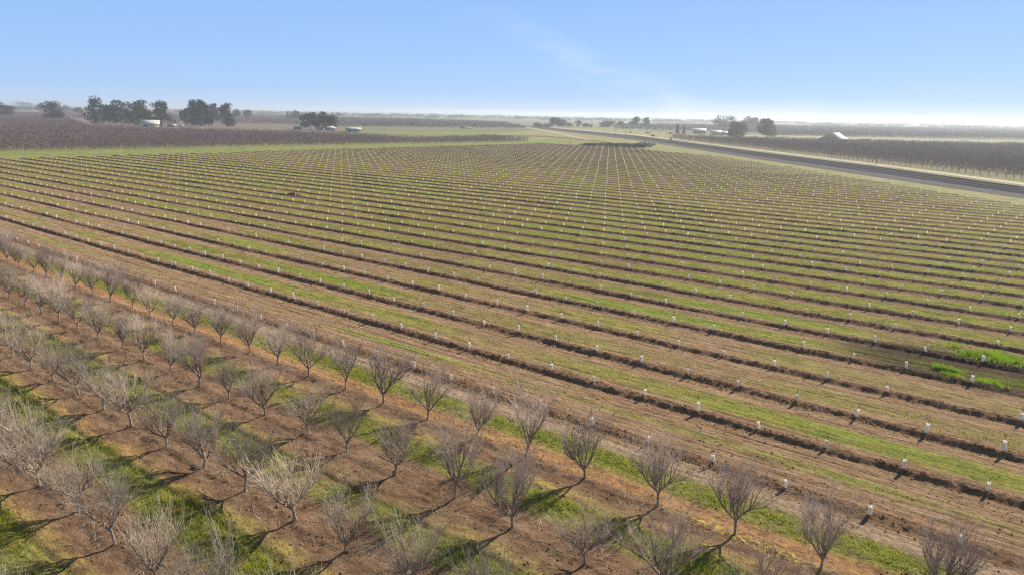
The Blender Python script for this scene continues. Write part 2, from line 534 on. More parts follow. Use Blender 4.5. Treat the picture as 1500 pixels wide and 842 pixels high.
def limb(rg, p, d, L, n, up, wig):
    pts = [p]
    for i in range(n):
        d = norm(d + np.array([0, 0, up / n]) + rg.normal(0, wig, 3))
        p = p + d * L / n; pts.append(p)
    return np.array(pts), d


def deviate(rg, d, ang, az):
    a = norm(np.cross(d, [0, 0, 1.0] if abs(d[2]) < .95 else [1.0, 0, 0])); b = np.cross(d, a)
    return norm(d * math.cos(ang) + (a * math.cos(az) + b * math.sin(az)) * math.sin(ang))


def make_bare_tree(seed, inc0, inc1, dev, twig):
    rg = np.random.default_rng(seed)
    tr, cr = MB(), MB()
    lean = norm(np.array([rg.normal(0, .07), rg.normal(0, .07), 1]))
    th = rg.uniform(.6, .95)
    tp, _ = limb(rg, np.array([0, 0, -.12]), lean, th + .12, 4, .1, .03)
    tr.tube(tp, [.10, .075, .065, .065, .075], 8)
    top = tp[-1]
    ns = rg.integers(4, 6); a0 = rg.uniform(0, 6.28)
    for i in range(ns):
        az = a0 + i * 6.283 / ns + rg.normal(0, .25)
        inc = rg.uniform(inc0, inc1)
        d = np.array([math.cos(az) * math.sin(inc), math.sin(az) * math.sin(inc), math.cos(inc)])
        L = rg.uniform(1.1, 1.6)
        p1, d1 = limb(rg, top - np.array([0, 0, rg.uniform(0, .2)]), d, L, 5, .30, .08)
        tr.tube(p1, np.linspace(.06, .033, 6), 6)
        n2 = rg.integers(4, 6)
        for k in range(n2 + 1):
            f = .35 + .65 * k / n2
            b = p1[min(5, int(f * 5))]
            d2 = d1 if k == n2 else deviate(rg, norm(d + [0, 0, .2]), rg.uniform(.4, .85) * dev, rg.uniform(0, 6.28))
            d2 = norm(d2 + [0, 0, .25])
            p2, e2 = limb(rg, b, d2, rg.uniform(.75, 1.2), 4, .25, .09)
            tr.tube(p2, np.linspace(.031, .016, 5), 5)
            n3 = rg.integers(5, 7)
            for q in range(n3):
                b3 = p2[rg.integers(1, 5)]
                d3 = norm(deviate(rg, e2, rg.uniform(.25, .8) * dev, rg.uniform(0, 6.28)) + [0, 0, .2])
                p3, e3 = limb(rg, b3, d3, rg.uniform(.7, 1.35), 4, .25, .10)
                cr.tube(p3, np.linspace(.0145, .006, 5), 3)
                for h in range(rg.integers(3, 6)):
                    b4 = p3[rg.integers(0, 5)]
                    d4 = norm(deviate(rg, e3, rg.uniform(.25, .95), rg.uniform(0, 6.28)) + [0, 0, .25])
                    p4, _ = limb(rg, b4, d4, rg.uniform(.35, 1.05), 2, .12, .14)
                    cr.tube(p4, [.0066, .0052, .0032], 3)
    return tr.mesh('trunk', M_BARK, True), cr.mesh('crown', twig, True)


VAR = [make_bare_tree(100 + i, .42, .90, .86, M_TWIG) for i in range(8)]
VARB = [make_bare_tree(140 + i, .55, 1.05, 1.0, M_TWIGB) for i in range(8)]


def tree_obj(tm, cm, x, y, z, rz, sc, label, group, name='bare_tree', cat='tree'):
    r = bpy.data.objects.new(name, None); COL.objects.link(r)
    r.location = (x, y, z); r.rotation_euler = (random.gauss(0, .05), random.gauss(0, .05), rz); r.scale = (sc, sc, sc * random.uniform(.94, 1.08)); r.empty_display_size = .3
    tag(r, label, cat, group)
    link('trunk', tm, r); link('crown', cm, r)
    return r


OROW = ['orchard row beside the young field', 'second orchard row', 'third orchard row', 'fourth orchard row', 'fifth orchard row', 'sixth orchard row']
n_near = 0
for r in range(6):
    y0 = -ROW * r
    ks = np.arange(-90, 25)
    P = np.column_stack([SPC * ks, np.full(len(ks), y0), np.full(len(ks), 0.0)])
    Pt = P + [0, 0, 3.5]
    a, b = project(P), project(Pt)
    vis = (a[:, 2] > 3) & (np.minimum(a[:, 1], b[:, 1]) < 900) & (b[:, 0] > -90) & (np.minimum(a[:, 0], b[:, 0]) < 1600) & (P[:, 0] > -324)
    xs = sorted(P[vis, 0], reverse=True)
    seen = 0
    for x in xs:
        q = project([[x, y0, 1.8]])[0]
        inn = 0 < q[0] < 1500 and q[1] < 842
        if inn: seen += 1
        xx, yy = x + random.gauss(0, .12), y0 + random.gauss(0, .1)
        z = float(height(np.array([xx]), np.array([yy]))[0])
        tm, cm = (VAR if r < 2 else VARB)[random.randrange(8)]
        lab = f'bare grey tree, {ordinal(max(1, seen))} from right picture edge in {OROW[r]}' if inn or seen else f'bare grey tree cut by the right picture edge in {OROW[r]}'
        tree_obj(tm, cm, xx, yy, z - .02, random.uniform(0, 6.28), random.uniform(.86, 1.14) * (.98 if r < 2 else 1.0), lab, 'bare trees of the near orchard')
        n_near += 1
print('near trees', n_near)

# ----------------------------------------------------------------- trunk guards on the young trees
M_GUARD = mat_plain('white_guard_card', (.93, .91, .88), (.86, .83, .78), 5, .7, .2, trans=.76, vary=.08)
M_STEM = mat_plain('young_stem', (.22, .15, .11), (.15, .10, .08), 9)


def guard_mesh(hh=.54, r=.10):
    mb = MB(); n = 8
    an = np.arange(n) * 2 * math.pi / n
    rr = r * (1 + .10 * np.cos(4 * an))
    ring = lambda k, z: np.column_stack([np.cos(an) * rr * k, np.sin(an) * rr * k, np.full(n, z)])
    v = np.concatenate([ring(1.0, -.08), ring(1.0, hh), ring(.86, hh), ring(.86, .05)])
    f = [[b * n + i, b * n + (i + 1) % n, (b + 1) * n + (i + 1) % n, (b + 1) * n + i] for b in range(3) for i in range(n)]
    mb.add(v, f)
    return mb


gme = guard_mesh().mesh('trunk_guard', M_GUARD)
st = MB(); rg = np.random.default_rng(5)
p, _ = limb(rg, np.array([0, 0, 0.]), np.array([0, 0, 1.]), .95, 4, 0, .04); st.tube(p, [.022, .019, .017, .014, .009], 5)
for k in range(3):
    q, _ = limb(rg, p[3], deviate(rg, np.array([0, 0, 1.]), .6, k * 2.1), .22, 2, .2, .05); st.tube(q, [.011, .009, .006], 3)
sme = st.mesh('sapling', M_STEM)

pts = []
for j in range(1, 62):
    y0 = ROW * j
    ks = np.arange(-80, 18)
    x = SPC * ks; y = np.full(len(ks), y0)
    ok = inside_field(x - 1, y + 1) & inside_field(x + 1, y + 1.5) & (x > EDGE_L + 3)
    for xx in x[ok]:
        if random.random() < .04: continue
        pts.append((xx + random.gauss(0, .08), y0 + random.gauss(0, .07), j))
pts = np.array(pts)
zz = height(pts[:, 0], pts[:, 1])
pr = project(np.column_stack([pts[:, :2], zz + .25]))
invw = (pr[:, 0] > 0) & (pr[:, 0] < 1500) & (pr[:, 1] < 842) & (pr[:, 2] > 0)
near_ok = (pr[:, 0] > -150) & (pr[:, 0] < 1700) & (pr[:, 2] > 0)
order = np.argsort(pr[:, 2]); order = [i for i in order if invw[i]]
indiv = set(order[:300])
count = {}
proto = None
for i in sorted(indiv, key=lambda i: (pts[i, 2], -pts[i, 0])):
    j = int(pts[i, 2]); count[j] = count.get(j, 0) + 1
    if proto is None:
        o = link('trunk_guard', gme); link('sapling', sme, o); proto = o
    else:
        o = copy_tree(proto)
    o.location = (pts[i, 0], pts[i, 1], zz[i] - .02)
    o.rotation_euler = (random.gauss(0, .085), random.gauss(0, .085), random.uniform(0, 1.5))
    s = random.uniform(.9, 1.12); o.scale = (s, s, s * random.uniform(.88, 1.12))
    tag(o, f'white trunk guard, {ordinal(count[j])} from right picture edge in {ordinal(j)} young row', 'trunk guard', 'white guards on the young trees')
rest = [i for i in range(len(pts)) if i not in indiv and near_ok[i]]
tv = np.array([[a * .060, b * .060, z] for z in (-.05, .50) for a, b in ((-1, -1), (1, -1), (1, 1), (-1, 1))])
tf = np.array([[0, 1, 5, 4], [1, 2, 6, 5], [2, 3, 7, 6], [3, 0, 4, 7], [4, 5, 6, 7]])
rs = RNG.uniform(.7, 1.1, len(rest)); ang = RNG.uniform(0, 1.57, len(rest))
vv = tv[None] * np.stack([np.ones(len(rest)), np.ones(len(rest)), rs], -1)[:, None]
vv = np.stack([vv[..., 0] * np.cos(ang)[:, None] - vv[..., 1] * np.sin(ang)[:, None], vv[..., 0] * np.sin(ang)[:, None] + vv[..., 1] * np.cos(ang)[:, None], vv[..., 2]], -1)
vv[..., :2] += (RNG.normal(0, .06, (len(rest), 1, 2))) * np.clip(vv[..., 2:], 0, 1)
vv += np.column_stack([pts[rest, :2], zz[rest]])[:, None]
ff = (tf[None] + (np.arange(len(rest)) * 8)[:, None, None]).reshape(-1, 4)
tag(link('distant_trunk_guards', mesh_of('distant_trunk_guards', vv.reshape(-1, 3), ff, M_GUARD)), 'far white trunk guards dotting the rows of the young field', 'trunk guards', kind='stuff')
print('guards', len(indiv), len(rest))


# ----------------------------------------------------------------- grass blades
def blades(name, P, hgt, wid, mat, label, lean=.35, nb=3):
    n = len(P) * nb
    base = np.repeat(P, nb, 0) + np.column_stack([RNG.normal(0, .05, (n, 2)), np.zeros(n)])
    h = np.repeat(hgt, nb) * RNG.uniform(.6, 1.2, n)
    a = RNG.uniform(0, 6.283, n); la = RNG.uniform(0, 6.283, n); ll = RNG.uniform(.1, 1.0, n) * lean * h * 1.6
    w = wid * RNG.uniform(.6, 1.3, n)
    dx = np.column_stack([np.cos(a) * w, np.sin(a) * w, np.zeros(n)])
    tip = base + np.column_stack([np.cos(la) * ll, np.sin(la) * ll, h])
    v = np.stack([base - dx - [0, 0, .03], base + dx - [0, 0, .03], tip], 1).reshape(-1, 3)
    f = np.arange(n * 3).reshape(-1, 3)
    return tag(link(name, mesh_of(name, v, f, mat)), label, 'grass', kind='stuff')


def mat_grass(name, a, b, c):
    n = Nd(name)
    col = n.mix(n.ss(.35, .65, n.noise(n.pos, .5, 4, .6)), a, b)
    col = n.mix(n.ss(.55, .7, n.noise(n.pos, 3.0, 3, .6)), col, c)
    return n.finish(col, .7, None, .15, 0, .5)


M_GRASS = mat_grass('lush_grass', (.22, .285, .03), (.34, .37, .05), (.45, .41, .10))
M_GRASS2 = mat_grass('short_field_grass', (.19, .29, .025), (.28, .34, .05), (.34, .34, .08))


def scatter(u0, u1, v0, v1, dens):
    n = int((u1 - u0) * (v1 - v0) * dens)
    return RNG.uniform(u0, u1, n), RNG.uniform(v0, v1, n)


Ps, Hs = [], []
for v0, v1, u0, u1, dn in ((1.9, 4.3, -120, 4, 90), (-4.8, -1.9, -115, 2, 90), (-11.2, -8.6, -90, -8, 110), (-18.0, -15.3, -70, -16, 120), (-24.8, -22.1, -52, -20, 120)):
    u, v = scatter(u0, u1, v0, v1, dn)
    e = np.minimum(v - v0, v1 - v) / .7 + (vnoise(u * .35, v * .6, 41) - .5) * 1.8 + (vnoise(u * 1.3, v * 1.3, 43) - .5) * 1.2
    dd = 1 - .35 * (vnoise(u * .08, v * .1, 47) > .62)
    e = e + (vnoise(u * .22, v * .5, 45) - .70) * 2.0
    k = (RNG.random(len(u)) < np.clip(e * .8, 0, 1) * dd * np.where(v < -7, .62, .8))
    u, v = u[k], v[k]
    Ps.append(np.column_stack([u, v, height(u, v)])); Hs.append(.08 + .20 * vnoise(u * .6, v * .6, 51) ** 1.5)
blades('orchard_grass', np.concatenate(Ps), np.concatenate(Hs), .022, M_GRASS, 'green grass strips growing between the rows of bare trees')
Ps, Hs = [], []
for j in range(1, 16):
    u, v = scatter(-110, 6, ROW * j + 1.2, ROW * j + 4.8, 26 if j < 8 else 16)
    boost = {1: -.18, 2: .10}.get(j, min(.2, (j - 3) * .03))
    pj = vnoise(u * .05, np.full(len(u), j * 3.7), 61) + .5 * (vnoise(u * .5, v * 1.1, 63) - .5)
    e = (1 - np.abs(v - ROW * j - 2.9) / 1.8)
    k = in_view(np.column_stack([u, v, u * 0]), 60, 60) & (RNG.random(len(u)) < np.clip((pj - .45 + boost) * 2.4, 0, 1) * np.clip(e * 1.8, 0, 1))
    u, v = u[k], v[k]
    Ps.append(np.column_stack([u, v, height(u, v)])); Hs.append(.05 + .09 * vnoise(u * .6, v * .6, 71))
blades('field_grass', np.concatenate(Ps), np.concatenate(Hs), .022, M_GRASS2, 'short green cover growing between the young rows', .5)
Ps, Hs = [], []
for cx, cy, a, b, nn in ((-2.6, 43.2, 4.6, 1.9, 5200), (-6.2, 35.9, 1.6, .8, 900), (-4.2, 34.9, 2.3, .8, 1100), (1.5, 36.2, 2.0, .7, 500)):
    t = RNG.normal(0, .45, (nn, 2))
    u = cx + t[:, 0] * a; v = cy + t[:, 1] * b + t[:, 0] * -.35
    k = vnoise(u * .9, v * .9, 77) > .28
    u, v = u[k], v[k]
    Ps.append(np.column_stack([u, v, height(u, v)])); Hs.append(.18 + .4 * vnoise(u * .7, v * .7, 79))
blades('weed_patch', np.concatenate(Ps), np.concatenate(Hs), .03, mat_grass('bright_weeds', (.21, .34, .025), (.29, .40, .04), (.15, .24, .03)), 'bright green weed patches on the right of the young field', .4)


def clods(name, P, size, mat, label):
    o8 = np.array([[1, 0, 0], [-1, 0, 0], [0, 1, 0], [0, -1, 0], [0, 0, 1], [0, 0, -1.0]])
    f8 = np.array([[0, 2, 4], [2, 1, 4], [1, 3, 4], [3, 0, 4], [2, 0, 5], [1, 2, 5], [3, 1, 5], [0, 3, 5]])
    n = len(P)
    v = o8[None] * RNG.uniform(.55, 1.3, (n, 6, 1)) * size[:, None, None] * np.array([1, 1, .75])
    a = RNG.uniform(0, 6.283, n); ca, sa = np.cos(a)[:, None], np.sin(a)[:, None]
    v = np.stack([v[..., 0] * ca - v[..., 1] * sa, v[..., 0] * sa + v[..., 1] * ca, v[..., 2]], -1) + P[:, None]
    f = (f8[None] + (np.arange(n) * 6)[:, None, None]).reshape(-1, 3)
    return tag(link(name, mesh_of(name, v.reshape(-1, 3), f, mat)), label, 'soil clods', kind='stuff')


u = RNG.uniform(-110, 6, 60000); j = RNG.integers(1, 13, 60000); v = j * ROW + RNG.normal(-.15, .45, 60000)
k = in_view(np.column_stack([u, v, u * 0]), 30, 30) & (vnoise(u * .25, v * .2, 91) > .35)
u, v = u[k], v[k]
u2, v2 = RNG.uniform(-100, 2, 26000), RNG.uniform(-26, 13, 26000)
k = in_view(np.column_stack([u2, v2, u2 * 0]), 30, 30) & (vnoise(u2 * .5, v2 * .5, 93) > .5)
u, v = np.concatenate([u, u2[k]]), np.concatenate([v, v2[k]])
clods('soil_clods', np.column_stack([u, v, height(u, v) + .01]), .02 + .075 * RNG.random(len(u)) ** 3, mat_plain('clod_soil', (.17, .10, .062), (.30, .19, .12), 1.5, .95, .05), 'loose clods of brown soil along the planted ridges')
n = 2600
u, v = RNG.uniform(-70, 0, n), RNG.uniform(-24, 2, n); v = np.round(v / ROW) * ROW + RNG.normal(0, 1.1, n)
sb = MB()
k = in_view(np.column_stack([u, v, u * 0]), 30, 30); z = height(u, v)
for a_, b_, c_ in zip(u[k], v[k], z[k]):
    th_ = random.uniform(0, 6.28); L_ = random.uniform(.2, .7)
    sb.tube([(a_, b_, c_ + .03), (a_ + math.cos(th_) * L_ * .5, b_ + math.sin(th_) * L_ * .5, c_ + random.uniform(.04, .12)), (a_ + math.cos(th_ + .3) * L_, b_ + math.sin(th_ + .3) * L_, c_ + .05)], [.012, .009, .005], 3)
tag(link('prunings', sb.mesh('prunings', M_TWIGB)), 'small dry prunings scattered under the bare trees', 'twigs', kind='stuff')


# ----------------------------------------------------------------- far orchards
def far_tree(seed, h=5.4, r=2.5, n=150, z0=1.3):
    rg = np.random.default_rng(seed)
    tr = MB()
    tr.tube(np.array([[0, 0, -.2], [rg.normal(0, .05), 0, .7], [0, 0, 1.3]]), [.17, .14, .13], 6)
    for k in range(5):
        az = k * 1.26 + rg.normal(0, .2)
        p, _ = limb(rg, np.array([0, 0, 1.2]), np.array([math.cos(az) * .7, math.sin(az) * .7, .7]), 2.6, 3, .3, .08)
        tr.tube(p, [.10, .07, .05, .03], 4)
    v = twig_tris(rg, n, h, r, .065, z0)
    return tr.mesh('trunk', M_BARK), mesh_of('crown', v, np.arange(len(v)).reshape(-1, 3), M_FARTWIG)


def twig_tris(rg, n, h, r, w, z0=1.3):
    t = rg.uniform(0, 6.283, n); rad = np.sqrt(rg.uniform(0.02, 1, n)); zc = rg.uniform(0, 1, n)
    prof = .35 + .65 * np.sin(np.clip(zc * 1.15 + .25, 0, 1.0) * math.pi * .72)
    x = np.cos(t) * rad * r * prof; y = np.sin(t) * rad * r * prof; z = z0 + zc * (h - .9 - z0)
    d = np.column_stack([np.cos(t) * rad * .8, np.sin(t) * rad * .8, np.full(n, .75)]) + rg.normal(0, .3, (n, 3))
    d /= np.linalg.norm(d, axis=1, keepdims=True)
    L = rg.uniform(.7, 1.5, n)
    b = np.column_stack([x, y, z])
    a = np.cross(d, rg.normal(0, 1, (n, 3))); a /= np.linalg.norm(a, axis=1, keepdims=True); a *= (w * rg.uniform(.6, 1.4, n))[:, None]
    return np.stack([b - a, b + a, b + d * L[:, None]], 1).reshape(-1, 3)


FV = [far_tree(300 + i) for i in range(5)]
FVL = [far_tree(330 + i, 4.4, 2.3, 150, .35) for i in range(5)]


def along(line, step):
    out = []; carry = 0.0
    for a, b in zip(line[:-1], line[1:]):
        L = np.linalg.norm(b - a); s = carry
        while s < L:
            out.append(a + (b - a) * s / L); s += step
        carry = s - L
    return np.array(out)


def front_rank(line, step, label, group, fv):
    P = along(np.array(line, float), step)
    pr_ = project(np.column_stack([P, np.full(len(P), 2.0)]))
    k = 0
    for i in np.argsort(-pr_[:, 0]):
        if not (-25 < pr_[i, 0] < 1540): continue
        k += 1
        tm, cm = fv[random.randrange(5)]
        tree_obj(tm, cm, P[i, 0] + random.gauss(0, .15), P[i, 1] + random.gauss(0, .15), -.02, random.uniform(0, 6.28), random.uniform(.9, 1.1), label % ordinal(k), group)
    return k


kr = front_rank(OF, 4.6, 'bare tree, %s from right picture edge in front rank beyond the dirt road', 'front rank of the orchard beyond the road', FV)
kl = front_rank(LF[1:], 4.8, 'bare mauve tree, %s from right end of the left orchard front', 'front rank of the left orchard', FVL)
print('front ranks', kr, kl)


def in_poly(P, poly):
    x, y = P[:, 0], P[:, 1]; c = np.zeros(len(P), bool)
    poly = np.asarray(poly, float)
    for (x1, y1), (x2, y2) in zip(poly, np.roll(poly, -1, 0)):
        k = ((y1 > y) != (y2 > y)) & (x < (x2 - x1) * (y - y1) / (y2 - y1 + 1e-12) + x1)
        c ^= k
    return c


def orchard_mass(name, poly, ang, step, row, skip, label, h=5.4, r=2.5, lods=((480, 130, .055), (800, 60, .10), (1e9, 26, .20)), mat=None, z0=1.3):
    """all the trees behind the front rank"""
    poly = np.asarray(poly, float)
    c = poly.mean(0); R = np.abs(poly - c).max() * 1.6
    a = np.arange(-R, R, step); b = np.arange(-R, R, row)
    A, B = np.meshgrid(a, b); A = A.ravel(); B = B.ravel()
    P = np.column_stack([c[0] + A * math.cos(ang) - B * math.sin(ang), c[1] + A * math.sin(ang) + B * math.cos(ang)]) + RNG.normal(0, .25, (len(A), 2))
    P = P[in_poly(P, poly)]
    P = P[in_view(np.column_stack([P, np.full(len(P), 3.0)]), 110)]
    if skip is not None:
        L = np.asarray(skip, float); keep = np.ones(len(P), bool)
        for p, q in zip(L[:-1], L[1:]):
            d = q - p; t = np.clip(((P - p) @ d) / (d @ d), 0, 1)
            keep &= np.linalg.norm(P - (p + t[:, None] * d), axis=1) > row * .75
        P = P[keep]
    P = P[RNG.random(len(P)) > .035]
    dist = np.linalg.norm(P - CAM[:2], axis=1)
    vs = []; lo = 0
    rg = np.random.default_rng(len(P))
    for hi, n, w in lods:
        Q = P[(dist >= lo) & (dist < hi)]; lo = hi
        if not len(Q): continue
        prot = [twig_tris(np.random.default_rng(900 + i), n, h, r, w, z0) for i in range(6)]
        if hi < 1000:                                    # plain trunk under each crown
            tk = np.array([[-.13, 0, -.2], [.13, 0, -.2], [0, .05, 2.4], [0, -.13, -.2], [0, .13, -.2], [.05, 0, 2.4]])
            prot = [np.concatenate([p, tk]) for p in prot]
        which = rg.integers(0, 6, len(Q)); rz = rg.uniform(0, 6.283, len(Q)); s = rg.uniform(.74, 1.16, len(Q))
        for i in range(6):
            m_ = which == i
            if not m_.any(): continue
            p = prot[i][None] * s[m_][:, None, None]
            ca, sa = np.cos(rz[m_])[:, None], np.sin(rz[m_])[:, None]
            w_ = np.stack([p[..., 0] * ca - p[..., 1] * sa, p[..., 0] * sa + p[..., 1] * ca, p[..., 2]], -1)
            w_[..., :2] += Q[m_][:, None]
            vs.append(w_.reshape(-1, 3))
    v = np.concatenate(vs)
    print(name, len(P), 'trees', len(v) // 3, 'tris')
    return tag(link(name, mesh_of(name, v, np.arange(len(v)).reshape(-1, 3), mat or M_FARTWIG)), label, 'orchard', kind='stuff')


orchard_mass('bare_orchard', np.concatenate([OF, RB]), R_(135), 4.6, 6.2, OF, 'mass of bare grey trees behind the front rank beyond the dirt road')
orchard_mass('bare_orchard', np.concatenate([LF, LB]), R_(90), 4.8, 6.2, LF, 'mass of bare mauve trees filling the left orchard behind its front rank', 4.4, 2.4, z0=.35)
FARL = ((1500, 16, .5), (1e9, 12, .8))
G = lambda *ps: [ground_at(*p) for p in ps]
orchard_mass('bare_orchard', G((1120, 201), (1300, 204.2), (1500, 207.0), (1640, 209.5), (1640, 193), (1500, 190.6), (1120, 185.5)), R_(120), 9, 11, None, 'hazy band of bare trees beyond the pale strip on the far right', 6.0, 4.5, FARL)
orchard_mass('bare_orchard', G((897, 191.0), (985, 193.5), (1066, 196.0), (1125, 199), (1120, 188), (1000, 184.5), (900, 184.2)), R_(120), 9, 11, None, 'dark band of bare trees beyond the green strip right of centre', 6.0, 4.5, FARL)
orchard_mass('bare_orchard', G((480, 187.5), (560, 189.0), (770, 190.6), (735, 182), (600, 176), (480, 174)), R_(90), 9, 11, None, 'mauve band of bare trees beyond the far green field', 6.0, 4.5, FARL)
orchard_mass('bare_orchard', G((60, 166), (120, 176.5), (300, 182.0), (420, 185.3), (480, 188), (480, 172), (60, 160)), R_(90), 10, 12, None, 'mauve band of bare trees behind the farmsteads on the left', 5.4, 4.5, FARL)


# ----------------------------------------------------------------- leafy trees
def leaf_cards(rg, centres, radii, n, size):
    c = rg.integers(0, len(centres), n)
    u = rg.normal(0, 1, (n, 3)); u /= np.linalg.norm(u, axis=1, keepdims=True)
    p = centres[c] + u * radii[c] * (rg.uniform(.25, 1.0, n) ** .6)[:, None]
    a = rg.normal(0, 1, (n, 3)); b = rg.normal(0, 1, (n, 3))
    a /= np.linalg.norm(a, axis=1, keepdims=True); b /= np.linalg.norm(b, axis=1, keepdims=True)
    s = (size * rg.uniform(.5, 1.4, n))[:, None]
    return np.stack([p - a * s, p + a * s, p + b * s * 1.5], 1).reshape(-1, 3)


def leafy(kind, H, Wd, seed, mat, bark):
    rg = np.random.default_rng(seed)
    tr = MB()
    if kind == 'gum':                                   # tall ragged crown of stacked clumps
        n = 20; z = np.linspace(.10, .93, n)
        c = np.column_stack([rg.normal(0, .24, n) * Wd * (1 - .5 * z), rg.normal(0, .24, n) * Wd * (1 - .5 * z), z * H])
        rr = np.column_stack([rg.uniform(.24, .38, n) * Wd * (1.12 - .3 * z)] * 2 + [rg.uniform(.08, .15, n) * H]); nl = 2600
    elif kind == 'round':
        n = 15; t = rg.uniform(0, 6.283, n); q = np.sqrt(rg.uniform(0, 1, n))
        zz_ = rg.uniform(.20, .84, n); lim = np.sqrt(np.clip(1 - ((zz_ - .5) / .5) ** 2, .05, 1))
        c = np.column_stack([np.cos(t) * q * Wd * .36 * lim, np.sin(t) * q * Wd * .36 * lim, zz_ * H])
        rr = np.column_stack([rg.uniform(.19, .28, n) * Wd] * 2 + [rg.uniform(.14, .21, n) * H]); nl = 2600
    elif kind == 'cypress':
        n = 9; z = np.linspace(.1, .9, n)
        c = np.column_stack([rg.normal(0, .05, n) * Wd, rg.normal(0, .05, n) * Wd, z * H])
        rr = np.column_stack([Wd * .48 * (1.05 - z)] * 2 + [np.full(n, .1 * H)]); nl = 900
    else:                                               # shrub
        n = 9; t = rg.uniform(0, 6.283, n)
        c = np.column_stack([np.cos(t) * Wd * .28 * rg.random(n), np.sin(t) * Wd * .28 * rg.random(n), rg.uniform(.25, .6, n) * H])
        rr = np.column_stack([rg.uniform(.2, .34, n) * Wd] * 2 + [rg.uniform(.22, .36, n) * H]); nl = 800
    v = leaf_cards(rg, c, rr, nl, max(.16, min(.8, .045 * (H + Wd) / 2)))
    v[:, :2] *= Wd * .5 / np.percentile(np.abs(v[:, 0]), 98.5)
    v[:, 2] *= H / np.percentile(v[:, 2], 99.6)
    v[:, 2] = np.maximum(v[:, 2], .02 * H)
    tr.tube(np.array([[0, 0, -.3], [rg.normal(0, .01) * H, 0, .25 * H], [0, 0, .55 * H]]), [.022 * H + .05, .016 * H + .04, .008 * H + .02], 7)
    for k in range(5):
        e = c[rg.integers(0, n)]
        b = np.array([0, 0, rg.uniform(.2, .45) * H])
        tr.tube(np.array([b, (b + e) / 2 + [0, 0, .03 * H], e]), [.010 * H + .02, .007 * H + .02, .004 * H + .01], 5)
    return tr.mesh('trunk', bark), mesh_of('crown', v, np.arange(len(v)).reshape(-1, 3), mat)


def mat_leaf(name, a, b):
    n = Nd(name)
    tc = n.t.nodes.new('ShaderNodeTexCoord')
    col = n.mix(n.ss(.35, .65, n.noise(tc.outputs['Object'], .35, 4, .7)), a, b)
    return n.finish(col, .8, None, .15, 0, .15)


M_GUM = mat_leaf('dark_grey_green_leaves', (.026, .034, .024), (.055, .055, .038))
M_OLIVE = mat_leaf('olive_brown_leaves', (.050, .047, .028), (.08, .066, .042))
M_DARKG = mat_leaf('dark_green_leaves', (.030, .045, .028), (.05, .065, .035))
M_BROWN = mat_leaf('brown_bare_crown', (.14, .095, .07), (.20, .14, .10))
M_BRUSH = mat_leaf('dark_dry_brush', (.09, .075, .06), (.14, .11, .085))
M_BARKD = mat_plain('dark_bark', (.14, .11, .09), (.09, .07, .06), 2)


def place_leafy(kind, x0, x1, ytop, ybase, label, mat=M_GUM, name='leafy_tree', cat='tree', group='trees far across the plain', dist=None, seed=None):
    px = (x0 + x1) / 2
    g = ground_at(px, ybase)
    if dist:                                            # base hidden behind an orchard: choose the distance
        d = g - CAM[:2]; g = CAM[:2] + d * dist / np.linalg.norm(d)
    q = project([[g[0], g[1], 0]])[0]
    H = (q[1] - ytop) * q[2] / F_PX / math.cos(PITCH) * 1.0; Wd = (x1 - x0) * q[2] / F_PX
    tm, cm = leafy(kind, H, Wd, seed or int(px * 7 + ytop), mat, M_BARKD)
    r = bpy.data.objects.new(name, None); COL.objects.link(r)
    r.location = (g[0], g[1], -.1); tag(r, label, cat, group)
    link('trunk', tm, r); link('crown', cm, r)
    return r


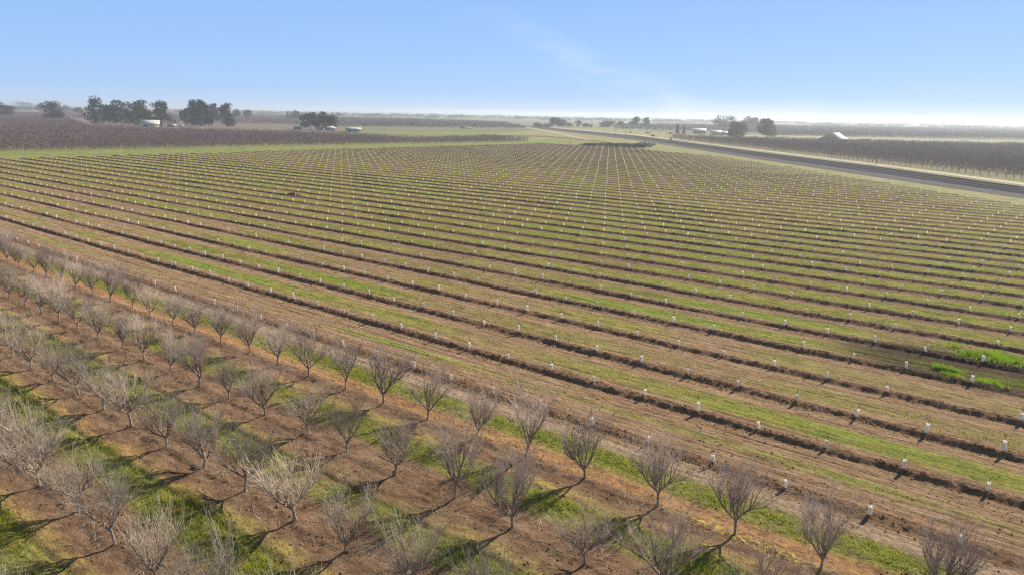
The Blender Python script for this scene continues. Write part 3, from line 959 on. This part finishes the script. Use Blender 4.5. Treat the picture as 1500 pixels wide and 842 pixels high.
for a in (
    ('round', -12, 19, 151.5, 172, 'dark round tree cut by the left picture edge on the skyline', M_GUM),
    ('round', 62, 97, 150, 177, 'lone dark tree with a leaning lobed crown near the left edge', M_GUM),
    ('gum', 124, 154, 144, 182, 'tallest dark tree at the left end of the big clump', M_GUM),
    ('round', 148, 170, 155, 181, 'lower dark tree between the tallest tree and the wide pair', M_GUM),
    ('gum', 161, 195, 149, 183, 'broad ragged tree in the middle of the left clump', M_GUM),
    ('gum', 186, 219, 149, 184, 'dark tree at the right end of the clump, above the white-roofed house', M_GUM),
    ('round', 209, 224, 162, 183, 'small grey tree just right of the left clump', M_OLIVE),
    ('gum', 221, 254, 150, 186, 'lone ragged dark tree right of the white-roofed house', M_GUM),
    ('round', 265, 277, 160.5, 181, 'small round tree at the left of the second clump', M_GUM),
    ('gum', 271, 297, 149, 185, 'tall narrow tree at the left of the second clump', M_GUM),
    ('gum', 284, 306, 148.5, 185, 'spiky-topped tree in the middle of the second clump', M_GUM),
    ('round', 299, 312, 155.5, 185, 'thin ragged tree right of the spiky-topped one', M_OLIVE),
    ('gum', 308, 323, 153.5, 180, 'slim tall tree with a bare lower trunk', M_GUM),
    ('gum', 318, 346, 153.5, 186, 'dark tree with two rounded tops at the right of the second clump', M_GUM),
    ('round', 340, 351, 161, 174, 'small hazy tree behind the two-topped tree', M_GUM),
    ('round', 357, 369, 162, 175, 'lone small round tree on the skyline', M_GUM),
    ('round', 442, 468, 166.5, 190, 'left of two broad domed trees above the white sheds', M_OLIVE),
    ('round', 463, 491, 166, 191, 'right of two broad domed trees above the white sheds', M_OLIVE),
    ('cypress', 419.5, 424, 164, 177, 'leftmost of three dark pointed conifers on the skyline', M_DARKG),
    ('cypress', 423.5, 428, 164.5, 177, 'middle of three dark pointed conifers on the skyline', M_DARKG),
    ('cypress', 427.5, 432, 165.5, 177, 'rightmost of three dark pointed conifers on the skyline', M_DARKG),
    ('round', 430, 442, 163, 176.5, 'bushy dark tree beside the three pointed conifers', M_DARKG),
    ('round', 806, 827, 173.5, 187, 'broad hazy tree left of where the railway vanishes', M_GUM),
    ('round', 843, 851, 177, 186, 'small hazy tree right of where the railway vanishes', M_GUM),
    ('gum', 924, 940, 172, 188, 'tall pale hazy tree, left of a pair', M_GUM),
    ('gum', 941, 952, 173, 188, 'slim pale hazy tree, right of a pair', M_GUM),
    ('round', 880, 900, 178, 187.5, 'low hazy tree left of the tall pale pair', M_GUM),
    ('round', 903, 915, 178.5, 187, 'low hazy tree just left of a pale far building', M_GUM),
    ('cypress', 989, 995, 182, 197, 'dark upright conifer behind the band of bare trees', M_DARKG),
    ('cypress', 998, 1004, 184.5, 197, 'smaller upright conifer behind the band of bare trees', M_DARKG),
    ('round', 1065, 1091, 179, 204, 'dark brown tree at the left of two by the white sheds', M_BROWN),
    ('round', 1108, 1137, 175.5, 203, 'tall brown half-bare tree above the right orchard', M_BROWN),
    ('round', 1046, 1076, 170.5, 190, 'pale tree fading into haze behind the two brown trees', M_GUM),
    ('round', 1090, 1108, 172, 190, 'very faint hazy tree between the two brown trees', M_GUM),
    ('round', 108, 122, 158, 168, 'low dark hazy bush far behind the lone tree', M_GUM),
    ('round', 55, 64, 153, 164, 'small hazy tree left of the lone lobed tree', M_GUM),
    ('round', 17, 46, 150, 160, 'pale band of far trees on the left skyline', M_GUM),
):
    kind, x0, x1, yt, yb, lab, mt = a
    place_leafy(kind, x0, x1, yt, yb, lab, mt)
for x0, x1, yt, yb, lab in (
    (783, 796, 180, 187.3, 'low hedge tree left of the broad hazy tree'), (793, 808, 181, 187.5, 'low hedge tree touching the broad hazy tree'),
    (826, 838, 180.5, 187.2, 'low shrub right of the broad hazy tree'), (852, 866, 181, 187, 'low shrub in the gap right of the small hazy tree'),
    (864, 869, 183, 187.5, 'tiny dark bush by the far green field'),
):
    place_leafy('shrub', x0, x1, yt, yb, lab, M_GUM, 'hedge_shrub', 'shrub', 'shrubs at the far end of the railway')
for x0, x1, yt, yb, lab in (
    (852, 888, 209.5, 214.0, 'dark low brush heap at the left end of the field end'), (876, 915, 209.3, 215.0, 'dark low brush heap in the middle of the field end'),
    (902, 938, 209.6, 216.2, 'dark low brush heap right of the middle at the field end'), (926, 957, 208.5, 217.0, 'dark low brush heap nearest the railway at the field end'),
    (954, 959, 197.2, 201, 'round dark bush on the green strip beyond the railway'), (987, 992, 197.8, 201.2, 'round dark bush near the white box'),
    (921, 926, 193.0, 195.5, 'small dark bush on the green strip, leftmost'), (945, 951, 193.2, 195.8, 'small dark bush on the green strip beside a pole'),
    (978, 985, 194, 197, 'small dark bush below the dark tree band'), (696, 702, 176.5, 180, 'small dark bush on the far skyline of the mauve band'),
):
    place_leafy('shrub', x0, x1, yt, yb, lab, M_BRUSH, 'brush_shrub', 'shrub', 'dark brush and bushes past the young field')

# far hazy tree lines, too far to tell apart
vs = []
for i in range(260):
    px = RNG.uniform(-80, 1600); base = 421 - F_PX * math.tan(PITCH) + (px - 750) * .0195
    g = ground_at(px, base + RNG.uniform(4.6, 9.5))
    dd = np.linalg.norm(g - CAM[:2])
    if dd < 1900: continue
    w, h = RNG.uniform(25, 90), RNG.uniform(6, 14)
    rg = np.random.default_rng(i)
    k = 6; c = np.column_stack([g[0] + rg.normal(0, w * .4, k), g[1] + rg.normal(0, w * .4, k), rg.uniform(.3, .6, k) * h])
    vs.append(leaf_cards(rg, c, np.column_stack([np.full(k, w * .25)] * 2 + [np.full(k, h * .4)]), 140, 2.6))
v = np.concatenate(vs); v[:, 2] = np.maximum(v[:, 2], 0)
tag(link('far_woods', mesh_of('far_woods', v, np.arange(len(v)).reshape(-1, 3), M_GUM)), 'faint tree lines along the hazy horizon', 'woods', kind='stuff')

# ----------------------------------------------------------------- buildings
M_WHITE = mat_plain('white_metal', (.52, .52, .51), (.43, .43, .42), 1, .5, .3)
M_CREAM = mat_plain('cream_wall', (.60, .56, .44), (.52, .48, .38), 1, .8)
M_GREYW = mat_plain('grey_wall', (.30, .29, .29), (.24, .23, .23), 1, .8)
M_DARKW = mat_plain('dark_opening', (.05, .05, .055), (.07, .07, .075), 1, .5)
M_BARN = mat_plain('weathered_barn_boards', (.24, .19, .18), (.18, .14, .135), 1, .9)
M_ROOFB = mat_plain('pale_sheet_roof', (.46, .46, .46), (.38, .38, .39), .6, .6, .2)


def gable(name, px0, px1, ytop, ybase, label, wall, roof, depth=.6, eave=.55, yaw=0.0, cat='building', group=None, win=3):
    pxm = (px0 + px1) / 2
    g = ground_at(pxm, ybase); q = project([[g[0], g[1], 0]])[0]
    k = q[2] / F_PX
    W_ = (px1 - px0) * k; H = max(1.8, (ybase - ytop) * k / math.cos(PITCH)); D = W_ * depth; he = H * eave
    root = bpy.data.objects.new(name, None); COL.objects.link(root)
    root.location = (g[0], g[1], -.05)
    fw = g - CAM[:2]; root.rotation_euler = (0, 0, math.atan2(fw[1], fw[0]) - math.pi / 2 + yaw)
    tag(root, label, cat, group)
    mb = MB(); x, y = W_ / 2, D / 2
    mb.add([(-x, -y, 0), (x, -y, 0), (x, y, 0), (-x, y, 0), (-x, -y, he), (x, -y, he), (x, y, he), (-x, y, he)], [[0, 1, 5, 4], [1, 2, 6, 5], [2, 3, 7, 6], [3, 0, 4, 7]])
    mb.add([(-x, -y, he), (-x, y, he), (-x, 0, H), (x, -y, he), (x, y, he), (x, 0, H)], [[0, 1, 2], [3, 5, 4]])
    link('wall', mb.mesh('wall', wall), root)
    rf = MB(); o = .05 * W_ + .2; t = .15
    for sgn in (-1, 1):
        yo = sgn * (y + o * .5); zo = he - o * .5 * (H - he) / y
        a = [(-x - o, 0, H + .03), (x + o, 0, H + .03), (x + o, yo, zo + .03), (-x - o, yo, zo + .03)]
        b = [(p[0], p[1], p[2] + t) for p in a]
        rf.add(a + b, [[0, 1, 2, 3], [4, 7, 6, 5], [0, 4, 5, 1], [1, 5, 6, 2], [2, 6, 7, 3], [3, 7, 4, 0]])
    link('roof', rf.mesh('roof', roof), root)
    dr = MB(); dr.box((-x * .5, -y - .03, he * .4), (min(3.0, W_ * .14), .12, he * .78)); link('door', dr.mesh('door', M_DARKW), root)
    for i in range(win):
        wn = MB(); wn.box((-x * .1 + (i + .5) * x / max(1, win), -y - .03, he * .58), (min(1.6, W_ * .08), .12, he * .3)); link('window', wn.mesh('window', M_DARKW), root)
    return root


gable('farm_house', 209, 232, 176.8, 186.5, 'long low cream house with a white roof below the left dark trees', M_CREAM, M_WHITE, .45, .5)
gable('shed', 246, 257, 182, 186.2, 'low white shed right of the lone ragged tree', M_GREYW, M_WHITE, .5, .55, win=1)
gable('shed', 507, 528, 187.6, 193.6, 'long bright white shed at the left end of the far green field', M_WHITE, M_WHITE, .4, .7)
gable('shed', 486.5, 492, 187.6, 192.8, 'small white shed right of the two domed trees', M_WHITE, M_WHITE, .6, .8, win=0)
gable('shed', 479, 489, 185.6, 191.5, 'grey shed with a pale roof under the right domed tree', M_GREYW, M_WHITE, .5, .6, win=1)
gable('farm_house', 463, 473, 186.8, 191, 'low grey house between the two domed trees', M_GREYW, M_WHITE, .5, .5, win=2)
gable('shed', 431, 442, 186, 190, 'grey shed left of the two domed trees', M_GREYW, M_GREYW, .5, .5, win=1)
gable('barn', 1015, 1033, 188.6, 196.0, 'white-roofed barn at the left of the farm beyond the railway', M_GREYW, M_ROOFB, .6, .5)
gable('shed', 1042, 1056, 191.5, 198.5, 'bright white shed left of the first brown tree', M_WHITE, M_WHITE, .5, .6, win=1)
gable('shed', 1056, 1066, 193, 197.8, 'pale grey shed touching the first brown tree', M_GREYW, M_WHITE, .5, .55, win=1)
gable('shed', 911, 921, 179.5, 184.2, 'faint pale building among the hazy trees', M_WHITE, M_WHITE, .5, .6, win=0)
gable('shed', 674, 690, 186.2, 188.6, 'thin white shed on the far edge of the green field', M_WHITE, M_WHITE, .3, .6, win=0)
# the barn with one bright roof slope: gable end faces the viewer
g = ground_at(1221, 207.0); q = project([[g[0], g[1], 0]])[0]; k = q[2] / F_PX
W_, H = 31 * k, 11.6 * k
root = bpy.data.objects.new('barn', None); COL.objects.link(root); root.location = (g[0], g[1], -.05)
fw = g - CAM[:2]; root.rotation_euler = (0, 0, math.atan2(fw[1], fw[0]) - math.pi / 2 - .42)
tag(root, 'weathered barn with a steep gable and one bright roof slope above the right orchard', 'barn')
x, D = W_ / 2, W_ * 1.0
pr_g = [(-x, 0), (x, 0), (x, .22 * H), (.42 * x, .62 * H), (0, H), (-.42 * x, .62 * H), (-x, .22 * H)]
wl = MB()
me = bpy.data.meshes.new('wall')
nv = len(pr_g)
me.from_pydata([(a, -D / 2, b) for a, b in pr_g] + [(a, D / 2, b) for a, b in pr_g], [], [list(range(nv)), list(range(2 * nv - 1, nv - 1, -1)), [1, nv + 1, nv + 2, 2], [0, 6, nv + 6, nv]])
me.update(); me.materials.append(M_BARN); link('wall', me, root)
rf = MB()
for p, q2 in ((2, 3), (3, 4), (5, 4), (6, 5)):
    a, b = np.array(pr_g[p]), np.array(pr_g[q2])
    o = .5
    A = [(a[0] * 1.02, -D / 2 - o, a[1] + .05), (b[0], -D / 2 - o, b[1] + .05), (b[0], D / 2 + o, b[1] + .05), (a[0] * 1.02, D / 2 + o, a[1] + .05)]
    rf.add(A + [(p_[0], p_[1], p_[2] + .25) for p_ in A], [[0, 1, 2, 3], [4, 7, 6, 5], [0, 4, 5, 1], [1, 5, 6, 2], [2, 6, 7, 3], [3, 7, 4, 0]])
link('roof', rf.mesh('roof', M_ROOFB), root)
db = MB(); db.box((0, -D / 2 - .05, .2 * H), (W_ * .16, .15, .38 * H)); link('door', db.mesh('door', M_DARKW), root)


# small white vehicles and tanks by the farmsteads
def van(px, py, L, label, cat='van', name='parked_van'):
    g = ground_at(px, py)
    root = bpy.data.objects.new(name, None); COL.objects.link(root); root.location = (g[0], g[1], 0)
    fw = g - CAM[:2]; root.rotation_euler = (0, 0, math.atan2(fw[1], fw[0]) - math.pi / 2 + .2)
    tag(root, label, cat, 'white vehicles by the farmsteads')
    b = MB(); b.box((0, 0, .95), (L, 1.9, 1.1)); b.box((-.05 * L, 0, 1.85), (L * .75, 1.75, .9), 0, .85); link('body', b.mesh('body', M_WHITE), root)
    for sx in (-.32, .32):
        for sy in (-.93, .93):
            w = MB(); w.tube([(sx * L, sy - .12, .36), (sx * L, sy + .12, .36)], .36, 12); link('wheel', w.mesh('wheel', M_DARKW), root)
    w = MB(); w.box((-.05 * L, -.86, 1.85), (L * .6, .06, .45)); link('window', w.mesh('window', M_DARKW), root)


van(266, 186.6, 5.2, 'small white van between the two dark tree clumps')
van(199, 184.0, 4.6, 'small white van left of the long cream house')
van(1027, 197.6, 5.0, 'white van in front of the white-roofed barn')
# white tank left and white pump box right
g = ground_at(168, 182)
root = tag(link('water_tank', None, None, (g[0], g[1], 0)), 'small round white water tank under the left dark trees', 'tank')
t = MB(); t.tube([(0, 0, 0), (0, 0, 2.6), (0, 0, 3.1)], [1.3, 1.3, .5], 16); link('shell', t.mesh('shell', M_WHITE), root)
t = MB(); t.tube([(0, 0, 3.05), (0, 0, 3.3)], [.35, .35], 10); link('lid', t.mesh('lid', M_WHITE), root)
g = ground_at(983, 205)
root = tag(link('pump_box', None, None, (g[0], g[1], 0)), 'white pump box at the near corner of the right orchard', 'box')
t = MB(); t.box((0, 0, 1.0), (2.2, 2.0, 2.0)); link('cabinet', t.mesh('cabinet', M_WHITE), root)
t = MB(); t.box((0, 0, 2.08), (2.5, 2.3, .14)); link('lid', t.mesh('lid', M_WHITE), root)

# ----------------------------------------------------------------- utility poles
M_POLE = mat_plain('weathered_pole', (.13, .11, .10), (.19, .16, .145), 2, .9)
for px, yt, yb, arm, lab in (
    (1283, 209.5, 241.0, True, 'dark utility pole with a crossarm in front of the right orchard'),
    (1134, 203.0, 221.5, True, 'utility pole in front of the orchard below the tall brown tree'),
    (1040, 193.0, 211.0, True, 'utility pole beyond the railway left of the first brown tree'),
    (975.5, 187.5, 204.0, True, 'thin utility pole on the green strip left of the white box'),
    (963.7, 189.5, 202.8, True, 'thin utility pole on the green strip right of the round bush'),
    (952.5, 184.8, 201.0, True, 'thin utility pole on the green strip left of the round bush'),
    (916, 191.5, 203.2, True, 'stout pole beside the railway above the brush heaps'),
    (901, 190.5, 200.0, False, 'thin bare pole beyond the railway, left of the stout one'),
    (886, 188.5, 197.5, False, 'thin bare pole on the far green strip'),
    (835, 204.5, 214.5, False, 'thin pale post on the grass left of the brush heaps'),
):
    g = ground_at(px, yb); q = project([[g[0], g[1], 0]])[0]; H = (yb - yt) * q[2] / F_PX / math.cos(PITCH)
    root = tag(link('utility_pole', None, None, (g[0], g[1], -.1)), lab, 'pole', 'utility poles along the railway')
    root.rotation_euler = (0, 0, R_(-42))
    rr = max(.16, H * .018)
    t = MB(); t.tube([(0, 0, 0), (0, 0, H * .5), (0, 0, H)], [rr, rr * .85, rr * .7], 8); link('post', t.mesh('post', M_POLE), root)
    if arm:
        t = MB(); t.box((0, 0, H * .95), (H * .24, .16, .2))
        link('crossarm', t.mesh('crossarm', M_POLE), root)
        for s in (-1, 0, 1):
            t = MB(); t.tube([(s * H * .10 + .001, 0, H * .955), (s * H * .10, 0, H * .955 + .32)], [.07, .05], 6); link('insulator', t.mesh('insulator', M_GREYW), root)

# low heap of dug soil out in the field with two white stakes
g = ground_at(430, 287)
rg = np.random.default_rng(3)
a = np.linspace(0, 2 * math.pi, 24, endpoint=False); rings = []
for k, (rad, z) in enumerate(((1.0, 0), (.8, .3), (.5, .48), (.2, .55))):
    rings.append(np.column_stack([np.cos(a) * rad * 2.6 * (1 + rg.normal(0, .08, 24)), np.sin(a) * rad * .75 * (1 + rg.normal(0, .08, 24)), z + rg.normal(0, .04, 24)]))
v = np.concatenate(rings); f = np.array([[r * 24 + i, r * 24 + (i + 1) % 24, (r + 1) * 24 + (i + 1) % 24, (r + 1) * 24 + i] for r in range(3) for i in range(24)])
tag(link('soil_heap', mesh_of('soil_heap', v, f, mat_plain('dark_dug_soil', (.07, .042, .03), (.13, .08, .055), 3, .95, .05)), None, (g[0], g[1], .12)), 'low dark heap of dug soil among the guards left of the field centre', 'soil heap')

# ----------------------------------------------------------------- haze
b = MB(); b.box((-1600, 2200, 16.8), (9000, 9000, 36.0))
hz = bpy.data.materials.new('haze'); hz.use_nodes = True; nt = hz.node_tree; nt.nodes.clear()
o_ = nt.nodes.new('ShaderNodeOutputMaterial'); pv = nt.nodes.new('ShaderNodeVolumePrincipled')
pv.inputs['Color'].default_value = (.80, .88, 1.0, 1); pv.inputs['Density'].default_value = 2.1e-4; pv.inputs['Anisotropy'].default_value = .45
nt.links.new(pv.outputs[0], o_.inputs['Volume'])
tag(link('haze', b.mesh('haze', hz)), 'pale haze over the plain', 'haze', kind='stuff')

# ----------------------------------------------------------------- sun and sky
SUN_EL, SUN_AZ = 33.0, 6.0           # azimuth measured from +Y towards +X
sd = bpy.data.lights.new('sun', 'SUN'); sd.energy = 5.0; sd.angle = R_(.5); sd.color = (1.0, .905, .735)
so = bpy.data.objects.new('sun', sd); COL.objects.link(so)
dirv = Vector((math.sin(R_(SUN_AZ)) * math.cos(R_(SUN_EL)), math.cos(R_(SUN_AZ)) * math.cos(R_(SUN_EL)), math.sin(R_(SUN_EL))))
so.rotation_euler = dirv.to_track_quat('Z', 'Y').to_euler(); so.location = (0, 100, 120)
wd = bpy.data.worlds.new('World'); scene.world = wd; wd.use_nodes = True; nt = wd.node_tree; nt.nodes.clear()
wo = nt.nodes.new('ShaderNodeOutputWorld'); bg = nt.nodes.new('ShaderNodeBackground'); sk = nt.nodes.new('ShaderNodeTexSky')
sk.sky_type = 'NISHITA'; sk.sun_disc = False; sk.sun_elevation = R_(SUN_EL); sk.sun_rotation = R_(SUN_AZ)
sk.altitude = 0; sk.air_density = 1.0; sk.dust_density = .4; sk.ozone_density = 2.5
bg.inputs[1].default_value = .10
# thin slanting cirrus wisps low over the plain, laid out by azimuth and elevation
tc = nt.nodes.new('ShaderNodeTexCoord'); sx = nt.nodes.new('ShaderNodeSeparateXYZ'); nt.links.new(tc.outputs['Generated'], sx.inputs[0])


def wm(op, a, b=None):
    n = nt.nodes.new('ShaderNodeMath'); n.operation = op
    for k, v in enumerate((a, b)):
        if v is None: continue
        if isinstance(v, (int, float)): n.inputs[k].default_value = v
        else: nt.links.new(v, n.inputs[k])
    return n.outputs[0]


def wss(a, b, x, lo=0.0, hi=1.0):
    n = nt.nodes.new('ShaderNodeMapRange'); n.interpolation_type = 'SMOOTHSTEP'
    nt.links.new(x, n.inputs[0]); n.inputs[1].default_value = a; n.inputs[2].default_value = b; n.inputs[3].default_value = lo; n.inputs[4].default_value = hi
    return n.outputs[0]


az = wm('ADD', wm('ARCTAN2', sx.outputs[0], sx.outputs[1]), .7365); el = sx.outputs[2]
cv = nt.nodes.new('ShaderNodeCombineXYZ'); nt.links.new(wm('MULTIPLY', az, 7.0), cv.inputs[0]); nt.links.new(wm('MULTIPLY', el, 26.0), cv.inputs[1])
nz = nt.nodes.new('ShaderNodeTexNoise'); nz.inputs['Scale'].default_value = 2.0; nz.inputs['Detail'].default_value = 6; nz.inputs['Roughness'].default_value = .6; nt.links.new(cv.outputs[0], nz.inputs['Vector'])
nzc = wm('SUBTRACT', nz.outputs[0], .5)
parts = []
for off, wd_, st_ in ((.118, .020, .27), (.134, .009, .09), (.096, .010, .09)):
    d_ = wm('ABSOLUTE', wm('ADD', wm('SUBTRACT', wm('ADD', el, wm('MULTIPLY', az, .407)), off), wm('MULTIPLY', nzc, .022)))
    parts.append(wm('MULTIPLY', wss(0, wd_, d_, st_, 0.0), wss(.36, .6, nz.outputs[0], .15, 1.0)))
wis = wm('MULTIPLY', wm('ADD', wm('ADD', parts[0], parts[1]), parts[2]), wm('MULTIPLY', wss(-.04, .16, az), wss(.27, .34, az, 1.0, 0.0)))
puff = wm('MULTIPLY', wm('MULTIPLY', wss(.15, .30, az), wss(.35, .55, az, 1.0, 0.0)), wm('MULTIPLY', wss(.004, .03, el, .4, 0.0), wss(.35, .65, nz.outputs[0], .4, 1.0)))
class _O: pass
mr = _O(); mr.outputs = [wm('ADD', wis, puff)]
hs = nt.nodes.new('ShaderNodeHueSaturation'); hs.inputs['Saturation'].default_value = 1.0
mx = nt.nodes.new('ShaderNodeMix'); mx.data_type = 'RGBA'; mx.inputs[7].default_value = (5.6, 6.3, 7.2, 1)
rp = nt.nodes.new('ShaderNodeValToRGB'); cr_ = rp.color_ramp
stops = ((0.0, (.56, .72, .98)), (.025, (.40, .63, .99)), (.07, (.335, .575, .98)), (.20, (.25, .475, .94)), (.34, (.17, .27, .43)), (1.0, (.12, .16, .22)))
while len(cr_.elements) < len(stops): cr_.elements.new(.5)
for e_, (p_, c_) in zip(cr_.elements, stops):
    e_.position = p_; e_.color = (*c_, 1)
nt.links.new(sx.outputs[2], rp.inputs[0])
sc_ = nt.nodes.new('ShaderNodeVectorMath'); sc_.operation = 'SCALE'; sc_.inputs['Scale'].default_value = 10 / 2 ** .62
nt.links.new(rp.outputs[0], sc_.inputs[0])
bl = nt.nodes.new('ShaderNodeMix'); bl.data_type = 'RGBA'; bl.inputs[0].default_value = .93
nt.links.new(sk.outputs[0], hs.inputs['Color']); nt.links.new(hs.outputs[0], bl.inputs[6]); nt.links.new(sc_.outputs[0], bl.inputs[7])
nt.links.new(bl.outputs[2], mx.inputs[6]); nt.links.new(mr.outputs[0], mx.inputs[0])
nt.links.new(mx.outputs[2], bg.inputs[0]); nt.links.new(bg.outputs[0], wo.inputs[0])

# ----------------------------------------------------------------- render settings
scene.render.engine = 'CYCLES'
scene.view_settings.view_transform = 'Standard'; scene.view_settings.look = 'None'; scene.view_settings.gamma = 1.0
scene.view_settings.exposure = .62
cy = scene.cycles
cy.max_bounces = 5; cy.diffuse_bounces = 3; cy.glossy_bounces = 2; cy.transmission_bounces = 3; cy.volume_bounces = 1; cy.transparent_max_bounces = 8
cy.use_denoising = True; cy.denoiser = 'OPENIMAGEDENOISE'; cy.denoising_input_passes = 'RGB_ALBEDO_NORMAL'; cy.denoising_prefilter = 'NONE'; cy.use_adaptive_sampling = False; cy.sample_clamp_direct = 8
cy.sample_clamp_indirect = 2.5
cy.pixel_filter_type = 'BLACKMAN_HARRIS'; cy.filter_width = 1.2
